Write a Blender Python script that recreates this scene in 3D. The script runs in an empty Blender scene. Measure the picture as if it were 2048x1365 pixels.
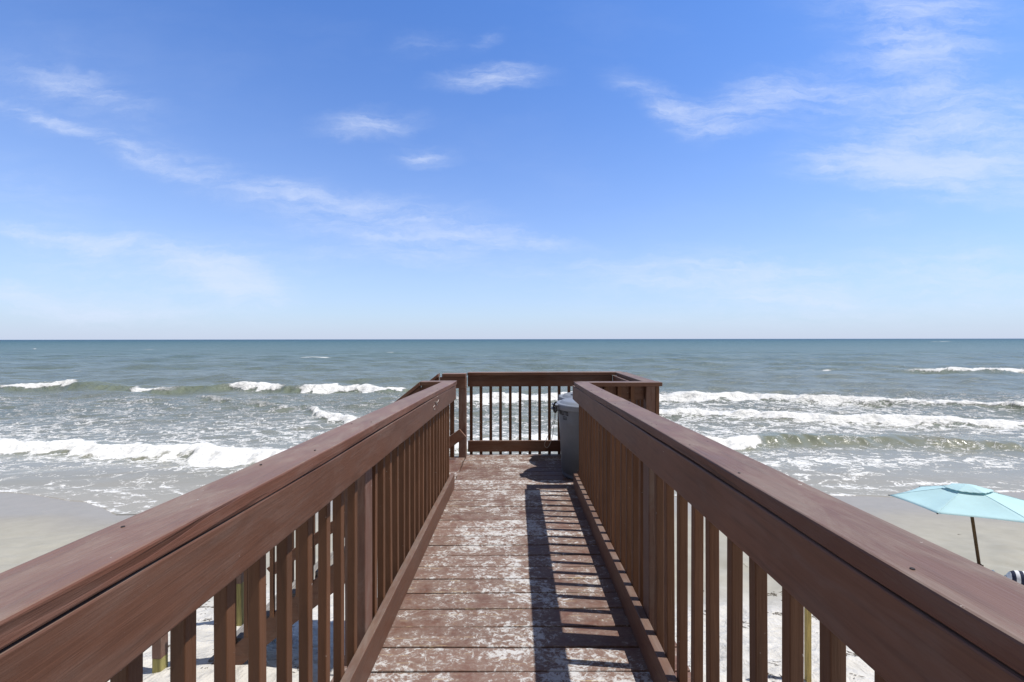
import bpy, bmesh, math, random
import numpy as np
from mathutils import Vector, Matrix
random.seed(7)
SC = bpy.context.scene
COL = SC.collection
R = math.radians
F = 875.0                      # focal length in pixels of the 2048 px wide photograph
CZ = 5.0                       # eye height above the sea

# ------------------------------------------------------------------ camera
cd = bpy.data.cameras.new("camera")
cam = bpy.data.objects.new("camera", cd); COL.objects.link(cam)
cd.sensor_width = 36.0
cd.lens = F / 2048 * 36
cd.shift_x = -10 / 2048
cd.shift_y = -3.7 / 2048
cd.clip_start = 0.02; cd.clip_end = 60000
cam.location = (0, 0, CZ)
cam.rotation_euler = (Matrix.Rotation(R(90), 4, 'X') @ Matrix.Rotation(R(-0.07), 4, 'Z')).to_euler()
SC.camera = cam

# ------------------------------------------------------------------ sun and exposure
SUN_DIR = Vector((.458, -.052, 1.0)).normalized()
sd = bpy.data.lights.new("sun", 'SUN'); sd.energy = 4.2; sd.angle = R(.53); sd.color = (1, .955, .90)
sun = bpy.data.objects.new("sun", sd); COL.objects.link(sun)
sun.rotation_euler = SUN_DIR.to_track_quat('Z', 'Y').to_euler(); sun.location = (0, 0, 60)
SC.view_settings.view_transform = 'Standard'; SC.view_settings.look = 'None'
SC.view_settings.exposure = 0.30; SC.view_settings.gamma = 1
SC.view_settings.use_curve_mapping = False
SC.cycles.max_bounces = 6; SC.cycles.diffuse_bounces = 3
SC.cycles.use_denoising = True

# ------------------------------------------------------------------ node helpers
class NT:
    def __init__(s, tree): s.t = tree; s.n = tree.nodes; s.l = tree.links
    def new(s, typ, **kw):
        nd = s.n.new(typ)
        for k, v in kw.items(): setattr(nd, k, v)
        return nd
    def put(s, sock, v):
        if isinstance(v, bpy.types.NodeSocket): s.l.new(v, sock)
        elif v is not None: sock.default_value = v
    def math(s, op, a, b=None, c=None, clamp=False):
        nd = s.new('ShaderNodeMath', operation=op, use_clamp=clamp)
        s.put(nd.inputs[0], a)
        if b is not None: s.put(nd.inputs[1], b)
        if c is not None: s.put(nd.inputs[2], c)
        return nd.outputs[0]
    def ss(s, v, a, b, lo=0., hi=1.):
        nd = s.new('ShaderNodeMapRange', interpolation_type='SMOOTHSTEP')
        s.put(nd.inputs[0], v); s.put(nd.inputs[1], a); s.put(nd.inputs[2], b)
        nd.inputs[3].default_value = lo; nd.inputs[4].default_value = hi
        return nd.outputs[0]
    def lin(s, v, a, b, lo=0., hi=1.):
        nd = s.new('ShaderNodeMapRange')
        s.put(nd.inputs[0], v); s.put(nd.inputs[1], a); s.put(nd.inputs[2], b)
        nd.inputs[3].default_value = lo; nd.inputs[4].default_value = hi
        return nd.outputs[0]
    def mix(s, f, a, b, mode='MIX'):
        nd = s.new('ShaderNodeMix', data_type='RGBA', blend_type=mode)
        s.put(nd.inputs[0], f)
        for i, v in ((6, a), (7, b)):
            if isinstance(v, tuple) and len(v) == 3: v = (*v, 1)
            s.put(nd.inputs[i], v)
        return nd.outputs[2]
    def map(s, vec, loc=(0, 0, 0), rot=(0, 0, 0), sc=(1, 1, 1), typ='POINT'):
        nd = s.new('ShaderNodeMapping', vector_type=typ)
        s.put(nd.inputs[0], vec)
        nd.inputs[1].default_value = loc; nd.inputs[2].default_value = rot; nd.inputs[3].default_value = sc
        return nd.outputs[0]
    def noise(s, vec, scale, detail=4, rough=.55, dist=0., color=False):
        nd = s.new('ShaderNodeTexNoise')
        s.put(nd.inputs['Vector'], vec)
        nd.inputs['Scale'].default_value = scale; nd.inputs['Detail'].default_value = detail
        nd.inputs['Roughness'].default_value = rough; nd.inputs['Distortion'].default_value = dist
        return nd.outputs['Color' if color else 'Fac']
    def vmath(s, op, a, b=None):
        nd = s.new('ShaderNodeVectorMath', operation=op)
        s.put(nd.inputs[0], a)
        if b is not None: s.put(nd.inputs[1], b)
        return nd.outputs[0]
    def xyz(s, v):
        nd = s.new('ShaderNodeSeparateXYZ'); s.l.new(v, nd.inputs[0]); return nd.outputs
    def cxyz(s, x, y, z):
        nd = s.new('ShaderNodeCombineXYZ')
        for i, v in enumerate((x, y, z)): s.put(nd.inputs[i], v)
        return nd.outputs[0]
    def bump(s, h, strength, dist, normal=None):
        nd = s.new('ShaderNodeBump'); nd.inputs['Strength'].default_value = strength
        s.put(nd.inputs['Distance'], dist); s.l.new(h, nd.inputs['Height'])
        if normal is not None: s.l.new(normal, nd.inputs['Normal'])
        return nd.outputs[0]

def new_mat(name):
    m = bpy.data.materials.new(name); m.use_nodes = True
    nt = NT(m.node_tree); nt.n.clear()
    out = nt.new('ShaderNodeOutputMaterial'); b = nt.new('ShaderNodeBsdfPrincipled')
    nt.l.new(b.outputs[0], out.inputs[0])
    return m, nt, b

# ------------------------------------------------------------------ world: sky and high cloud
w = bpy.data.worlds.new("World"); SC.world = w; w.use_nodes = True
nt = NT(w.node_tree); nt.n.clear()
wo = nt.new('ShaderNodeOutputWorld'); bg = nt.new('ShaderNodeBackground'); nt.l.new(bg.outputs[0], wo.inputs[0])
sky = nt.new('ShaderNodeTexSky', sky_type='NISHITA'); sky.sun_disc = False
sky.sun_elevation = math.asin(SUN_DIR.z); sky.sun_rotation = math.atan2(SUN_DIR.x, SUN_DIR.y)
sky.altitude = 0; sky.air_density = 1.0; sky.dust_density = .5; sky.ozone_density = 2.5
tc = nt.new('ShaderNodeTexCoord'); D = nt.xyz(tc.outputs['Generated'])
ysafe = nt.math('MAXIMUM', nt.math('ABSOLUTE', D[1]), .05)
u = nt.math('DIVIDE', D[0], ysafe); v = nt.math('DIVIDE', D[2], ysafe)
uv = nt.cxyz(u, v, 0.0)
warp = nt.vmath('SCALE', nt.vmath('SUBTRACT', nt.noise(nt.map(uv, sc=(1, 2.2, 1)), 3.2, 5, .6, color=True), (.5, .5, .5)))
warp.node.inputs['Scale'].default_value = .085
warp2 = nt.vmath('SCALE', nt.vmath('SUBTRACT', nt.noise(nt.map(uv, sc=(1, 1.8, 1)), 11, 5, .65, color=True), (.5, .5, .5)))
warp2.node.inputs['Scale'].default_value = .045
uvw = nt.vmath('ADD', nt.vmath('ADD', uv, warp), warp2)
uvw = nt.cxyz(nt.xyz(uvw)[0], nt.xyz(uvw)[1], 0.0)
def seg(x0, y0, x1, y1, wd, s):
    return (((x0+x1)/2-1034)/F, (679-(y0+y1)/2)/F, math.hypot(x1-x0, y1-y0)/2/F, wd/F, math.atan2(-(y1-y0), x1-x0), s)
wisps = [seg(620,252,860,238,34,.75), seg(860,160,1120,158,30,.85), seg(770,300,930,315,26,.6),
         seg(-60,185,200,285,17,.5), seg(150,265,400,350,18,.4), seg(-160,150,360,345,36,.3), seg(200,275,640,430,50,.45), seg(420,345,960,500,60,.45), seg(560,370,900,465,26,.36), seg(820,450,1200,500,26,.55), seg(700,400,1100,480,50,.3),
         seg(-60,450,380,500,22,.85), seg(-80,470,700,530,60,.3), seg(-100,120,330,220,45,.42), seg(0,60,420,300,90,.2),
         seg(1250,180,1470,262,40,.7), seg(1330,245,1720,160,62,.8), seg(1640,190,2000,60,95,.6), seg(1750,20,1960,190,75,.6),
         seg(1600,300,2200,210,90,.85), seg(1540,325,2250,300,60,.6), seg(1650,310,2000,400,50,.55), seg(1650,350,2250,345,34,.9),
         seg(1750,350,2300,420,50,.5), seg(1600,430,1880,430,30,.4), seg(1350,555,1680,545,50,.5), seg(1050,540,1400,555,34,.35),
         seg(330,535,540,565,46,.95), seg(400,560,600,600,46,.7), seg(-60,590,110,600,34,.9), seg(60,625,260,640,40,.8), seg(-100,560,700,640,120,.5), seg(1000,570,2200,620,110,.6),
         seg(760,95,960,92,34,.3), seg(950,110,1020,60,22,.3), seg(1180,150,1330,175,40,.3), seg(1500,-60,2100,60,110,.45), seg(1700,520,2200,560,70,.4),
         seg(500,470,1100,530,70,.4), seg(-200,330,300,420,80,.25)]
tot = None
for (cx, cy, hl, wd, an, s) in wisps:
    g = nt.new('ShaderNodeTexGradient', gradient_type='SPHERICAL')
    nt.l.new(nt.map(uvw, loc=(cx, cy, 0), rot=(0, 0, an), sc=(hl*1.3, wd*1.35, 1), typ='TEXTURE'), g.inputs[0])
    tot = nt.math('MULTIPLY_ADD', nt.math('POWER', g.outputs['Fac'], 1.25), s, tot if tot is not None else 0.0)
tot = nt.math('DIVIDE', tot, nt.math('MULTIPLY_ADD', tot, .55, .85))
streak = nt.noise(nt.map(uvw, rot=(0, 0, R(-8)), sc=(1.6, 11, 1)), 1.8, 9, .68)
fine = nt.noise(nt.map(uvw, rot=(0, 0, R(12)), sc=(3, 8, 1)), 4.0, 6, .65)
fib = nt.math('ADD', nt.math('MULTIPLY', nt.math('SUBTRACT', streak, .5), 2.3), nt.math('MULTIPLY', nt.math('SUBTRACT', fine, .5), .8))
den = nt.ss(nt.math('ADD', nt.math('MULTIPLY', tot, 1.12), nt.math('MULTIPLY', fib, nt.math('MINIMUM', nt.math('MULTIPLY', tot, 2.2), 1.0))), .0, 1.30)
veil = nt.math('MULTIPLY', nt.ss(nt.noise(nt.map(uvw, sc=(1, 2.6, 1)), 1.5, 6, .6), .45, .8), .10)
high = nt.ss(D[2], .03, .25)
den = nt.math('ADD', den, nt.math('MULTIPLY', veil, high))
den = nt.math('MULTIPLY', nt.math('MULTIPLY', nt.math('MINIMUM', den, 1.0), .62), nt.ss(D[2], -.01, .05))
hs = nt.new('ShaderNodeHueSaturation'); hs.inputs['Saturation'].default_value = 1.12; hs.inputs['Hue'].default_value = .512
nt.l.new(sky.outputs[0], hs.inputs['Color'])
skyc = nt.mix(1.0, hs.outputs[0], (1.04, 1.62, 2.02), 'MULTIPLY')
# thicker pale air low over the water
low = nt.math('POWER', nt.math('SUBTRACT', 1.0, nt.math('MINIMUM', nt.math('MAXIMUM', D[2], 0.0), 1.0)), 3.5)
skyc = nt.mix(nt.math('MULTIPLY', low, .86), skyc, (5.85, 6.3, 8.2))
skyc = nt.mix(den, skyc, (7.3, 8.1, 10.0))
# a sheet of warm grey added unseen overhead and behind, dimming the blue fill
fill_sheet = nt.math('MAXIMUM', nt.ss(D[2], .62, .84), nt.ss(D[1], .12, -.45))
fill_mottle = nt.noise(tc.outputs['Generated'], 2.5, 6, .6)
skyc = nt.mix(nt.math('MULTIPLY', fill_sheet, nt.lin(fill_mottle, .3, .7, .82, .98)), skyc, nt.mix(nt.lin(fill_mottle, .3, .7), (1.3, 1.2, 1.1), (2.3, 2.1, 1.9)))
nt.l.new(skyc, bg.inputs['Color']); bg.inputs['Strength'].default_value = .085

# ------------------------------------------------------------------ object helpers
def P(px, py, Y):              # a point at depth Y from where the photo shows it
    return Vector(((px-1034)*Y/F, Y, CZ-(py-679)*Y/F))
def tag(o, label=None, cat=None, group=None, kind=None):
    if label: o['label'] = label
    if cat: o['category'] = cat
    if group: o['group'] = group
    if kind: o['kind'] = kind
    return o
def empty(name, loc=(0, 0, 0), rz=0.):
    o = bpy.data.objects.new(name, None); COL.objects.link(o)
    o.location = loc; o.rotation_euler = (0, 0, rz); o.empty_display_size = .2
    return o
def link(name, bm, mat, parent=None, bevel=None, smooth=False, world=False):
    me = bpy.data.meshes.new(name); bmesh.ops.recalc_face_normals(bm, faces=bm.faces); bm.to_mesh(me); bm.free()
    if mat: me.materials.append(mat)
    if smooth:
        for p in me.polygons: p.use_smooth = True
    o = bpy.data.objects.new(name, me); COL.objects.link(o)
    if parent:
        o.parent = parent
        if world: me.transform(world_matrix(parent).inverted())
    if bevel:
        b = o.modifiers.new("bevel", 'BEVEL'); b.width = bevel; b.segments = 2; b.limit_method = 'ANGLE'
    return o
def world_matrix(o):
    m = o.matrix_basis.copy()
    while o.parent: o = o.parent; m = o.matrix_basis @ m
    return m
def box(bm, x0, x1, y0, y1, z0, z1, f=None, nx=1, ny=1):
    """box with optional deformation f(x,y,z)->(x,y,z) and subdivisions along x or y"""
    xs = [x0+(x1-x0)*i/nx for i in range(nx+1)]; ys = [y0+(y1-y0)*i/ny for i in range(ny+1)]
    vs = {}
    for i, x in enumerate(xs):
        for j, y in enumerate(ys):
            for k, z in enumerate((z0, z1)):
                p = f(x, y, z) if f else (x, y, z)
                vs[i, j, k] = bm.verts.new(p)
    for i in range(nx):
        for j in range(ny):
            bm.faces.new((vs[i,j,0], vs[i,j+1,0], vs[i+1,j+1,0], vs[i+1,j,0]))
            bm.faces.new((vs[i,j,1], vs[i+1,j,1], vs[i+1,j+1,1], vs[i,j+1,1]))
    for i in range(nx):
        bm.faces.new((vs[i,0,0], vs[i+1,0,0], vs[i+1,0,1], vs[i,0,1]))
        bm.faces.new((vs[i,ny,0], vs[i,ny,1], vs[i+1,ny,1], vs[i+1,ny,0]))
    for j in range(ny):
        bm.faces.new((vs[0,j,0], vs[0,j,1], vs[0,j+1,1], vs[0,j+1,0]))
        bm.faces.new((vs[nx,j,0], vs[nx,j+1,0], vs[nx,j+1,1], vs[nx,j,1]))
def tube(bm, pts, rad, n=8, caps=True):
    pts = [Vector(p) for p in pts]; rings = []
    up = Vector((0, 0, 1))
    for i, p in enumerate(pts):
        t = (pts[min(i+1, len(pts)-1)] - pts[max(i-1, 0)]).normalized()
        a = t.cross(up)
        if a.length < .05: a = t.cross(Vector((1, 0, 0)))
        a.normalize(); b = a.cross(t)
        r = rad[i] if isinstance(rad, (list, tuple)) else rad
        rings.append([bm.verts.new(p + a*(r*math.cos(2*math.pi*k/n)) + b*(r*math.sin(2*math.pi*k/n))) for k in range(n)])
    for A, B in zip(rings, rings[1:]):
        for k in range(n): bm.faces.new((A[k], A[(k+1) % n], B[(k+1) % n], B[k]))
    if caps: bm.faces.new(rings[0][::-1]); bm.faces.new(rings[-1])
def lathe(bm, prof, n=48, close=True):
    rings = [[bm.verts.new((r*math.cos(2*math.pi*k/n), r*math.sin(2*math.pi*k/n), z)) for k in range(n)] for r, z in prof]
    for A, B in zip(rings, rings[1:]):
        for k in range(n): bm.faces.new((A[k], A[(k+1) % n], B[(k+1) % n], B[k]))
    if close: bm.faces.new(rings[0][::-1]); bm.faces.new(rings[-1])

# value noise for the big sheets
_rng = np.random.default_rng(11); _T = _rng.random((256, 256))
def vn(x, y, seed=0):
    x = np.asarray(x, float) + seed*17.31; y = np.asarray(y, float) + seed*9.77
    xi = np.floor(x).astype(int); yi = np.floor(y).astype(int); fx = x-xi; fy = y-yi
    fx = fx*fx*(3-2*fx); fy = fy*fy*(3-2*fy)
    a = _T[xi % 256, yi % 256]; b = _T[(xi+1) % 256, yi % 256]; c = _T[xi % 256, (yi+1) % 256]; d = _T[(xi+1) % 256, (yi+1) % 256]
    return (a*(1-fx)+b*fx)*(1-fy)+(c*(1-fx)+d*fx)*fy
def fbm(x, y, o=4, seed=0):
    s = 0; a = 1; t = 0
    for i in range(o):
        s = s + a*vn(np.asarray(x)*2**i, np.asarray(y)*2**i, seed+i*3); t += a; a *= .5
    return s/t
def sstep(x, a, b):
    t = np.clip((x-a)/(b-a), 0, 1); return t*t*(3-2*t)
def grid_mesh(name, X, Y, Z, mat, attrs=None, smooth=True):
    ny, nx = X.shape
    me = bpy.data.meshes.new(name)
    co = np.stack([X, Y, Z], -1).reshape(-1, 3).astype(np.float32)
    idx = np.arange(ny*nx).reshape(ny, nx)
    q = np.stack([idx[:-1, :-1], idx[:-1, 1:], idx[1:, 1:], idx[1:, :-1]], -1).reshape(-1, 4)
    me.vertices.add(len(co)); me.vertices.foreach_set('co', co.ravel())
    me.loops.add(q.size); me.loops.foreach_set('vertex_index', q.ravel().astype(np.int32))
    me.polygons.add(len(q)); me.polygons.foreach_set('loop_start', np.arange(0, q.size, 4, dtype=np.int32))
    me.update(calc_edges=True)
    if smooth: me.polygons.foreach_set('use_smooth', np.ones(len(q), bool))
    for k, a in (attrs or {}).items():
        at = me.attributes.new(k, 'FLOAT', 'POINT'); at.data.foreach_set('value', a.reshape(-1).astype(np.float32))
    me.materials.append(mat); me.update()
    o = bpy.data.objects.new(name, me); COL.objects.link(o)
    return o

# ------------------------------------------------------------------ wood materials
def paint_wood(name, axis, base=(.135, .058, .040), fade=.35, rough=.50, grain=.5, chips=.02, side_grain=.18):
    m, t, b = new_mat(name)
    c = t.new('ShaderNodeTexCoord').outputs['Object']
    oi = t.new('ShaderNodeObjectInfo').outputs['Random']
    c = t.vmath('ADD', c, t.cxyz(t.math('MULTIPLY', oi, 13.1), t.math('MULTIPLY', oi, 7.7), t.math('MULTIPLY', oi, 3.3)))
    st = [14, 14, 14]; st[axis] = .9
    g1 = t.noise(t.map(c, sc=tuple(st)), 4.5, 6, .6, .35)
    st2 = [40, 40, 40]; st2[axis] = 1.2
    g2 = t.noise(t.map(c, sc=tuple(st2)), 5, 3, .6, .1)
    big = t.noise(c, 2.3, 5, .6)
    oi2 = t.lin(oi, 0, 1, .84, 1.16)
    st3 = [5, 5, 5]; st3[axis] = 1.4
    mid = t.noise(t.map(c, sc=tuple(st3)), 3.0, 7, .7, .6)
    nrm = t.xyz(t.new('ShaderNodeNewGeometry').outputs['Normal'])
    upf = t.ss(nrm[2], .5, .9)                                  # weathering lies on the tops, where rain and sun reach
    base0 = base
    col = t.mix(t.lin(big, .3, .7), tuple(x*.84 for x in base), tuple(x*1.16 for x in base))
    col = t.mix(t.math('MULTIPLY', t.ss(g1, .48, .72), .62), col, tuple(x*.62 for x in base))
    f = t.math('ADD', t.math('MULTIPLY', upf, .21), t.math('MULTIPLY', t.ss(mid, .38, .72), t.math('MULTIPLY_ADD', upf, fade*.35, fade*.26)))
    if axis != 2:                                               # long dark grain lines of flat-sawn boards
        wv = t.new('ShaderNodeTexWave', wave_type='RINGS', rings_direction='Y' if axis == 1 else 'X')
        st4 = [1, 1, 1]; st4[axis] = .055
        t.l.new(t.map(c, sc=tuple(st4)), wv.inputs['Vector'])
        wv.inputs['Scale'].default_value = 26; wv.inputs['Distortion'].default_value = 5.5; wv.inputs['Detail'].default_value = 3; wv.inputs['Detail Scale'].default_value = 1.3
        wl = t.math('MULTIPLY', t.ss(wv.outputs['Fac'], .62, .95), t.ss(t.noise(t.map(c, sc=tuple(st3)), 1.1, 3, .5), .42, .62))
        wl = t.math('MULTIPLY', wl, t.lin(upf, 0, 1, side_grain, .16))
        col = t.mix(t.math('MULTIPLY', wl, .9), col, tuple(x*.42 for x in base))
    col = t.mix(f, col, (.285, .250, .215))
    sp = t.noise(c, 60, 3, .6)
    ch = t.ss(t.math('ADD', sp, t.math('MULTIPLY', mid, .25)), .90-chips*2, .92-chips*2)
    col = t.mix(t.math('MULTIPLY', ch, .8), col, (.50, .47, .43))
    col = t.mix(1.0, col, t.cxyz(oi2, oi2, oi2), 'MULTIPLY')
    t.put(b.inputs['Base Color'], col)
    t.put(b.inputs['Roughness'], t.lin(mid, .3, .7, rough-.08, rough+.14))
    b.inputs['Specular IOR Level'].default_value = .26
    h = t.math('ADD', t.math('MULTIPLY', g1, .6), t.math('MULTIPLY', g2, .4))
    if axis != 2: h = t.math('SUBTRACT', h, t.math('MULTIPLY', wl, .5))
    n = t.bump(h, grain, .004)
    t.l.new(n, b.inputs['Normal'])
    return m
M_railY = paint_wood('brown_paint_rail', 1, base=(.138, .063, .039), fade=.55)
M_cap = paint_wood('brown_paint_cap_board', 1, base=(.142, .061, .039), fade=.6, side_grain=.85, grain=.7)
M_railX = paint_wood('brown_paint_cross_rail', 0, base=(.138, .063, .039), fade=.6)
M_bal = paint_wood('brown_paint_baluster', 2, base=(.135, .062, .032), fade=.2, rough=.55)
M_post = paint_wood('brown_paint_post', 2, base=(.150, .078, .058), fade=1.3)
def deck_mat():
    m, t, b = new_mat('worn_brown_deck_paint')
    c = t.new('ShaderNodeTexCoord').outputs['Object']
    at = t.new('ShaderNodeAttribute', attribute_name='board').outputs['Fac']
    co = t.vmath('ADD', c, t.cxyz(t.math('MULTIPLY', at, 3.0), 0.0, 0.0))
    gr = t.noise(t.map(co, sc=(1.0, 16, 1)), 3.2, 7, .65, .5)
    gr2 = t.noise(t.map(co, sc=(1.6, 60, 1)), 4, 4, .6, .2)
    patch = t.noise(c, 3.1, 8, .68, .5)
    blotch = t.noise(t.map(t.vmath('ADD', c, t.cxyz(t.math('MULTIPLY', at, .45), 0.0, 0.0)), loc=(4, 2, 0), sc=(1.0, 1.2, 1)), 7.0, 13, .80, .9)
    speck = t.noise(t.map(c, loc=(9, 2, 0), sc=(1, 1.3, 1)), 34, 6, .75, .8)
    x = t.xyz(c)[0]
    tread = t.lin(t.math('ABSOLUTE', t.math('ADD', x, .05)), 0.0, .75, .05, -.03)
    yy = t.xyz(c)[1]
    far = t.lin(yy, 1.4, 4.6, .012, .035)
    s = t.math('ADD', t.math('ADD', t.math('MULTIPLY', patch, .44), t.math('MULTIPLY', blotch, .56)), t.math('ADD', tread, far))
    s = t.math('ADD', s, t.math('MULTIPLY_ADD', at, .06, .012))
    haze = t.ss(s, .44, .62)                                    # thin sandy film rubbed into the paint
    solid = t.ss(t.math('ADD', s, t.math('MULTIPLY', t.math('SUBTRACT', speck, .5), .62)), .588, .68)
    base = t.mix(t.lin(gr, .3, .7), (.088, .040, .026), (.150, .073, .048))
    base = t.mix(t.math('MULTIPLY', at, .35), base, (.20, .10, .075))
    fine = t.lin(speck, .36, .62, .25, 1.0)
    col = t.mix(t.math('MULTIPLY', t.math('MULTIPLY', haze, fine), .5), base, (.36, .33, .295))
    col = t.mix(t.math('MULTIPLY', solid, .93), col, (.52, .52, .515))
    br = t.ss(t.math('ADD', gr2, t.math('MULTIPLY', patch, .25)), .765, .81)
    col = t.mix(t.math('MULTIPLY', br, .75), col, (.52, .40, .20))
    t.put(b.inputs['Base Color'], col)
    t.put(b.inputs['Roughness'], t.lin(haze, 0, 1, .50, .85))
    h = t.math('ADD', t.math('MULTIPLY', gr, .6), t.math('ADD', t.math('MULTIPLY', gr2, .35), t.math('MULTIPLY', solid, -.25)))
    t.l.new(t.bump(h, .5, .004), b.inputs['Normal'])
    return m
M_deck = deck_mat()
def raw_wood(name, col, axis=2):
    m, t, b = new_mat(name)
    c = t.new('ShaderNodeTexCoord').outputs['Object']
    st = [20, 20, 20]; st[axis] = .8
    g = t.noise(t.map(c, sc=tuple(st)), 4, 6, .6, .4)
    k = t.noise(c, 6, 5, .6)
    cc = t.mix(t.ss(g, .35, .7), tuple(x*.6 for x in col), tuple(x*1.15 for x in col))
    cc = t.mix(t.math('MULTIPLY', t.ss(k, .45, .75), .5), cc, tuple(x*.75 for x in col))
    t.put(b.inputs['Base Color'], cc); b.inputs['Roughness'].default_value = .8
    t.l.new(t.bump(g, .6, .004), b.inputs['Normal'])
    return m
M_raw = raw_wood('bare_yellow_pine', (.50, .38, .13))
M_green = raw_wood('treated_pine', (.36, .32, .12))
M_grey = raw_wood('weathered_grey_tread', (.24, .23, .22), 1)
M_pole = raw_wood('stained_pole_wood', (.16, .085, .032))

# ------------------------------------------------------------------ beach
SY = [-80, -8, 0, 4.4, 5.6, 7.1, 10.0, 12.5, 14.8, 18, 26, 60]
SZ = [2.3, 2.1, 1.9, 1.72, 1.42, 1.08, .62, .26, .02, -.35, -1.2, -3.0]
def sand_h(X, Y):
    X = np.asarray(X, float); Y = np.asarray(Y, float)
    h = np.interp(Y + 1.0*(fbm(X*.07, Y*.05, 2, 5)-.5), SY, SZ)
    near = sstep(-Y, -11.5, -7.5)
    h = h + near*((fbm(X*.5, Y*.5, 3, 1)-.5)*.22 + (fbm(X*2.6, Y*2.6, 3, 2)-.5)*.13)
    h = h + (fbm(X*.35, Y*.2, 2, 8)-.5)*.10*(1-near)*sstep(-Y, -15.5, -11.5)
    return h
def sand_mat():
    m, t, b = new_mat('beach_sand')
    c = t.new('ShaderNodeTexCoord').outputs['Object']
    z = t.xyz(c)[2]; y = t.xyz(c)[1]
    n = t.noise(c, .35, 5, .6); n2 = t.noise(c, 3, 7, .65); n3 = t.noise(c, 55, 4, .7)
    e = t.math('ADD', z, t.math('MULTIPLY', t.math('SUBTRACT', n, .5), .32))
    dry = t.ss(e, .98, 1.40); damp = t.ss(e, .34, .66)
    wet = t.mix(t.lin(n2, .3, .7), (.26, .242, .210), (.30, .278, .242))
    dmp = t.mix(t.lin(n2, .3, .7), (.305, .292, .245), (.35, .337, .285))
    dr = t.mix(t.lin(n2, .3, .7), (.50, .485, .445), (.64, .62, .575))
    col = t.mix(damp, wet, dmp); col = t.mix(dry, col, dr)
    col = t.mix(t.math('MULTIPLY', t.ss(n3, .62, .75), .35), col, (.25, .22, .18))
    dk = t.math('MULTIPLY', t.ss(t.noise(t.map(c, sc=(1, 1.6, 1)), 9, 6, .75, 1.5), .66, .72), dry)
    col = t.mix(t.math('MULTIPLY', dk, .55), col, (.13, .11, .09))
    t.put(b.inputs['Base Color'], col)
    t.put(b.inputs['Roughness'], t.math('ADD', t.lin(damp, 0, 1, .38, .85), 0.0))
    b.inputs['Specular IOR Level'].default_value = .28
    bh = t.math('ADD', t.math('MULTIPLY', n2, .8), t.math('MULTIPLY', n3, .12))
    foot = t.noise(c, 5.5, 3, .5, .4)
    bh = t.math('ADD', bh, t.math('MULTIPLY', t.math('MULTIPLY', foot, dry), 1.1))
    t.l.new(t.bump(bh, .75, t.lin(dry, 0, 1, .008, .11)), b.inputs['Normal'])
    return m
M_sand = sand_mat()
xs = np.concatenate([np.linspace(-400, -22, 40)[:-1], np.linspace(-22, 24, 560), np.linspace(24, 400, 40)[1:]])
ys = np.concatenate([np.linspace(-300, -2, 50)[:-1], np.linspace(-2, 14, 260), np.linspace(14, 60, 50)[1:]])
GX, GY = np.meshgrid(xs, ys)
tag(grid_mesh('sand_beach', GX, GY, sand_h(GX, GY), M_sand), kind='structure')

# ------------------------------------------------------------------ sea
FH = CZ*F
def wp(px, py): Y = FH/(py-679); return ((px-1034)*Y/F, Y)
pyr = np.concatenate([np.arange(1056, 700, -.46), 679+21*np.exp(-np.linspace(.02, 4.6, 150))])
yr = np.concatenate([FH/(pyr-679), [60000.]])
nc = 860
tt = np.linspace(-1, 1, nc)
Y = np.repeat(yr[:, None], nc, 1); X = tt[None, :]*(1.30*Y+7) + np.sign(tt)[None, :]*(np.clip(np.abs(tt)-.955, 0, 1)/.045)[None, :]**2.2*(380+2*Y)
gridY = np.gradient(yr)[:, None]*np.ones_like(X); gridX = np.abs(np.gradient(X, axis=1))
Z = np.zeros_like(X)
rng = np.random.default_rng(5)
for lam in np.geomspace(.55, 26, 46):
    k = 2*math.pi/lam; a = rng.normal()*.55; ph = rng.random()*6.28
    amp = .0085*lam**.82
    cut = np.exp(-(np.maximum(gridY, gridX)*3.0/lam)**2)
    shoal = sstep(Y, 13+lam*.6, 30+lam*2.2)*.8+.2
    sx, sy = math.sin(a), math.cos(a)
    loc = .35 + 1.3*vn(X/(lam*5), Y/(lam*3), int(lam*7) % 50)
    wv = np.sin(k*(X*sx+Y*sy)+ph+1.2*vn(X/(lam*2.3), Y/(lam*2.3), 3))
    Z += amp*cut*shoal*loc*wv
foam = np.zeros_like(X); face = np.zeros_like(X); rough = np.zeros_like(X); trail = np.zeros_like(X)
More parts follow.
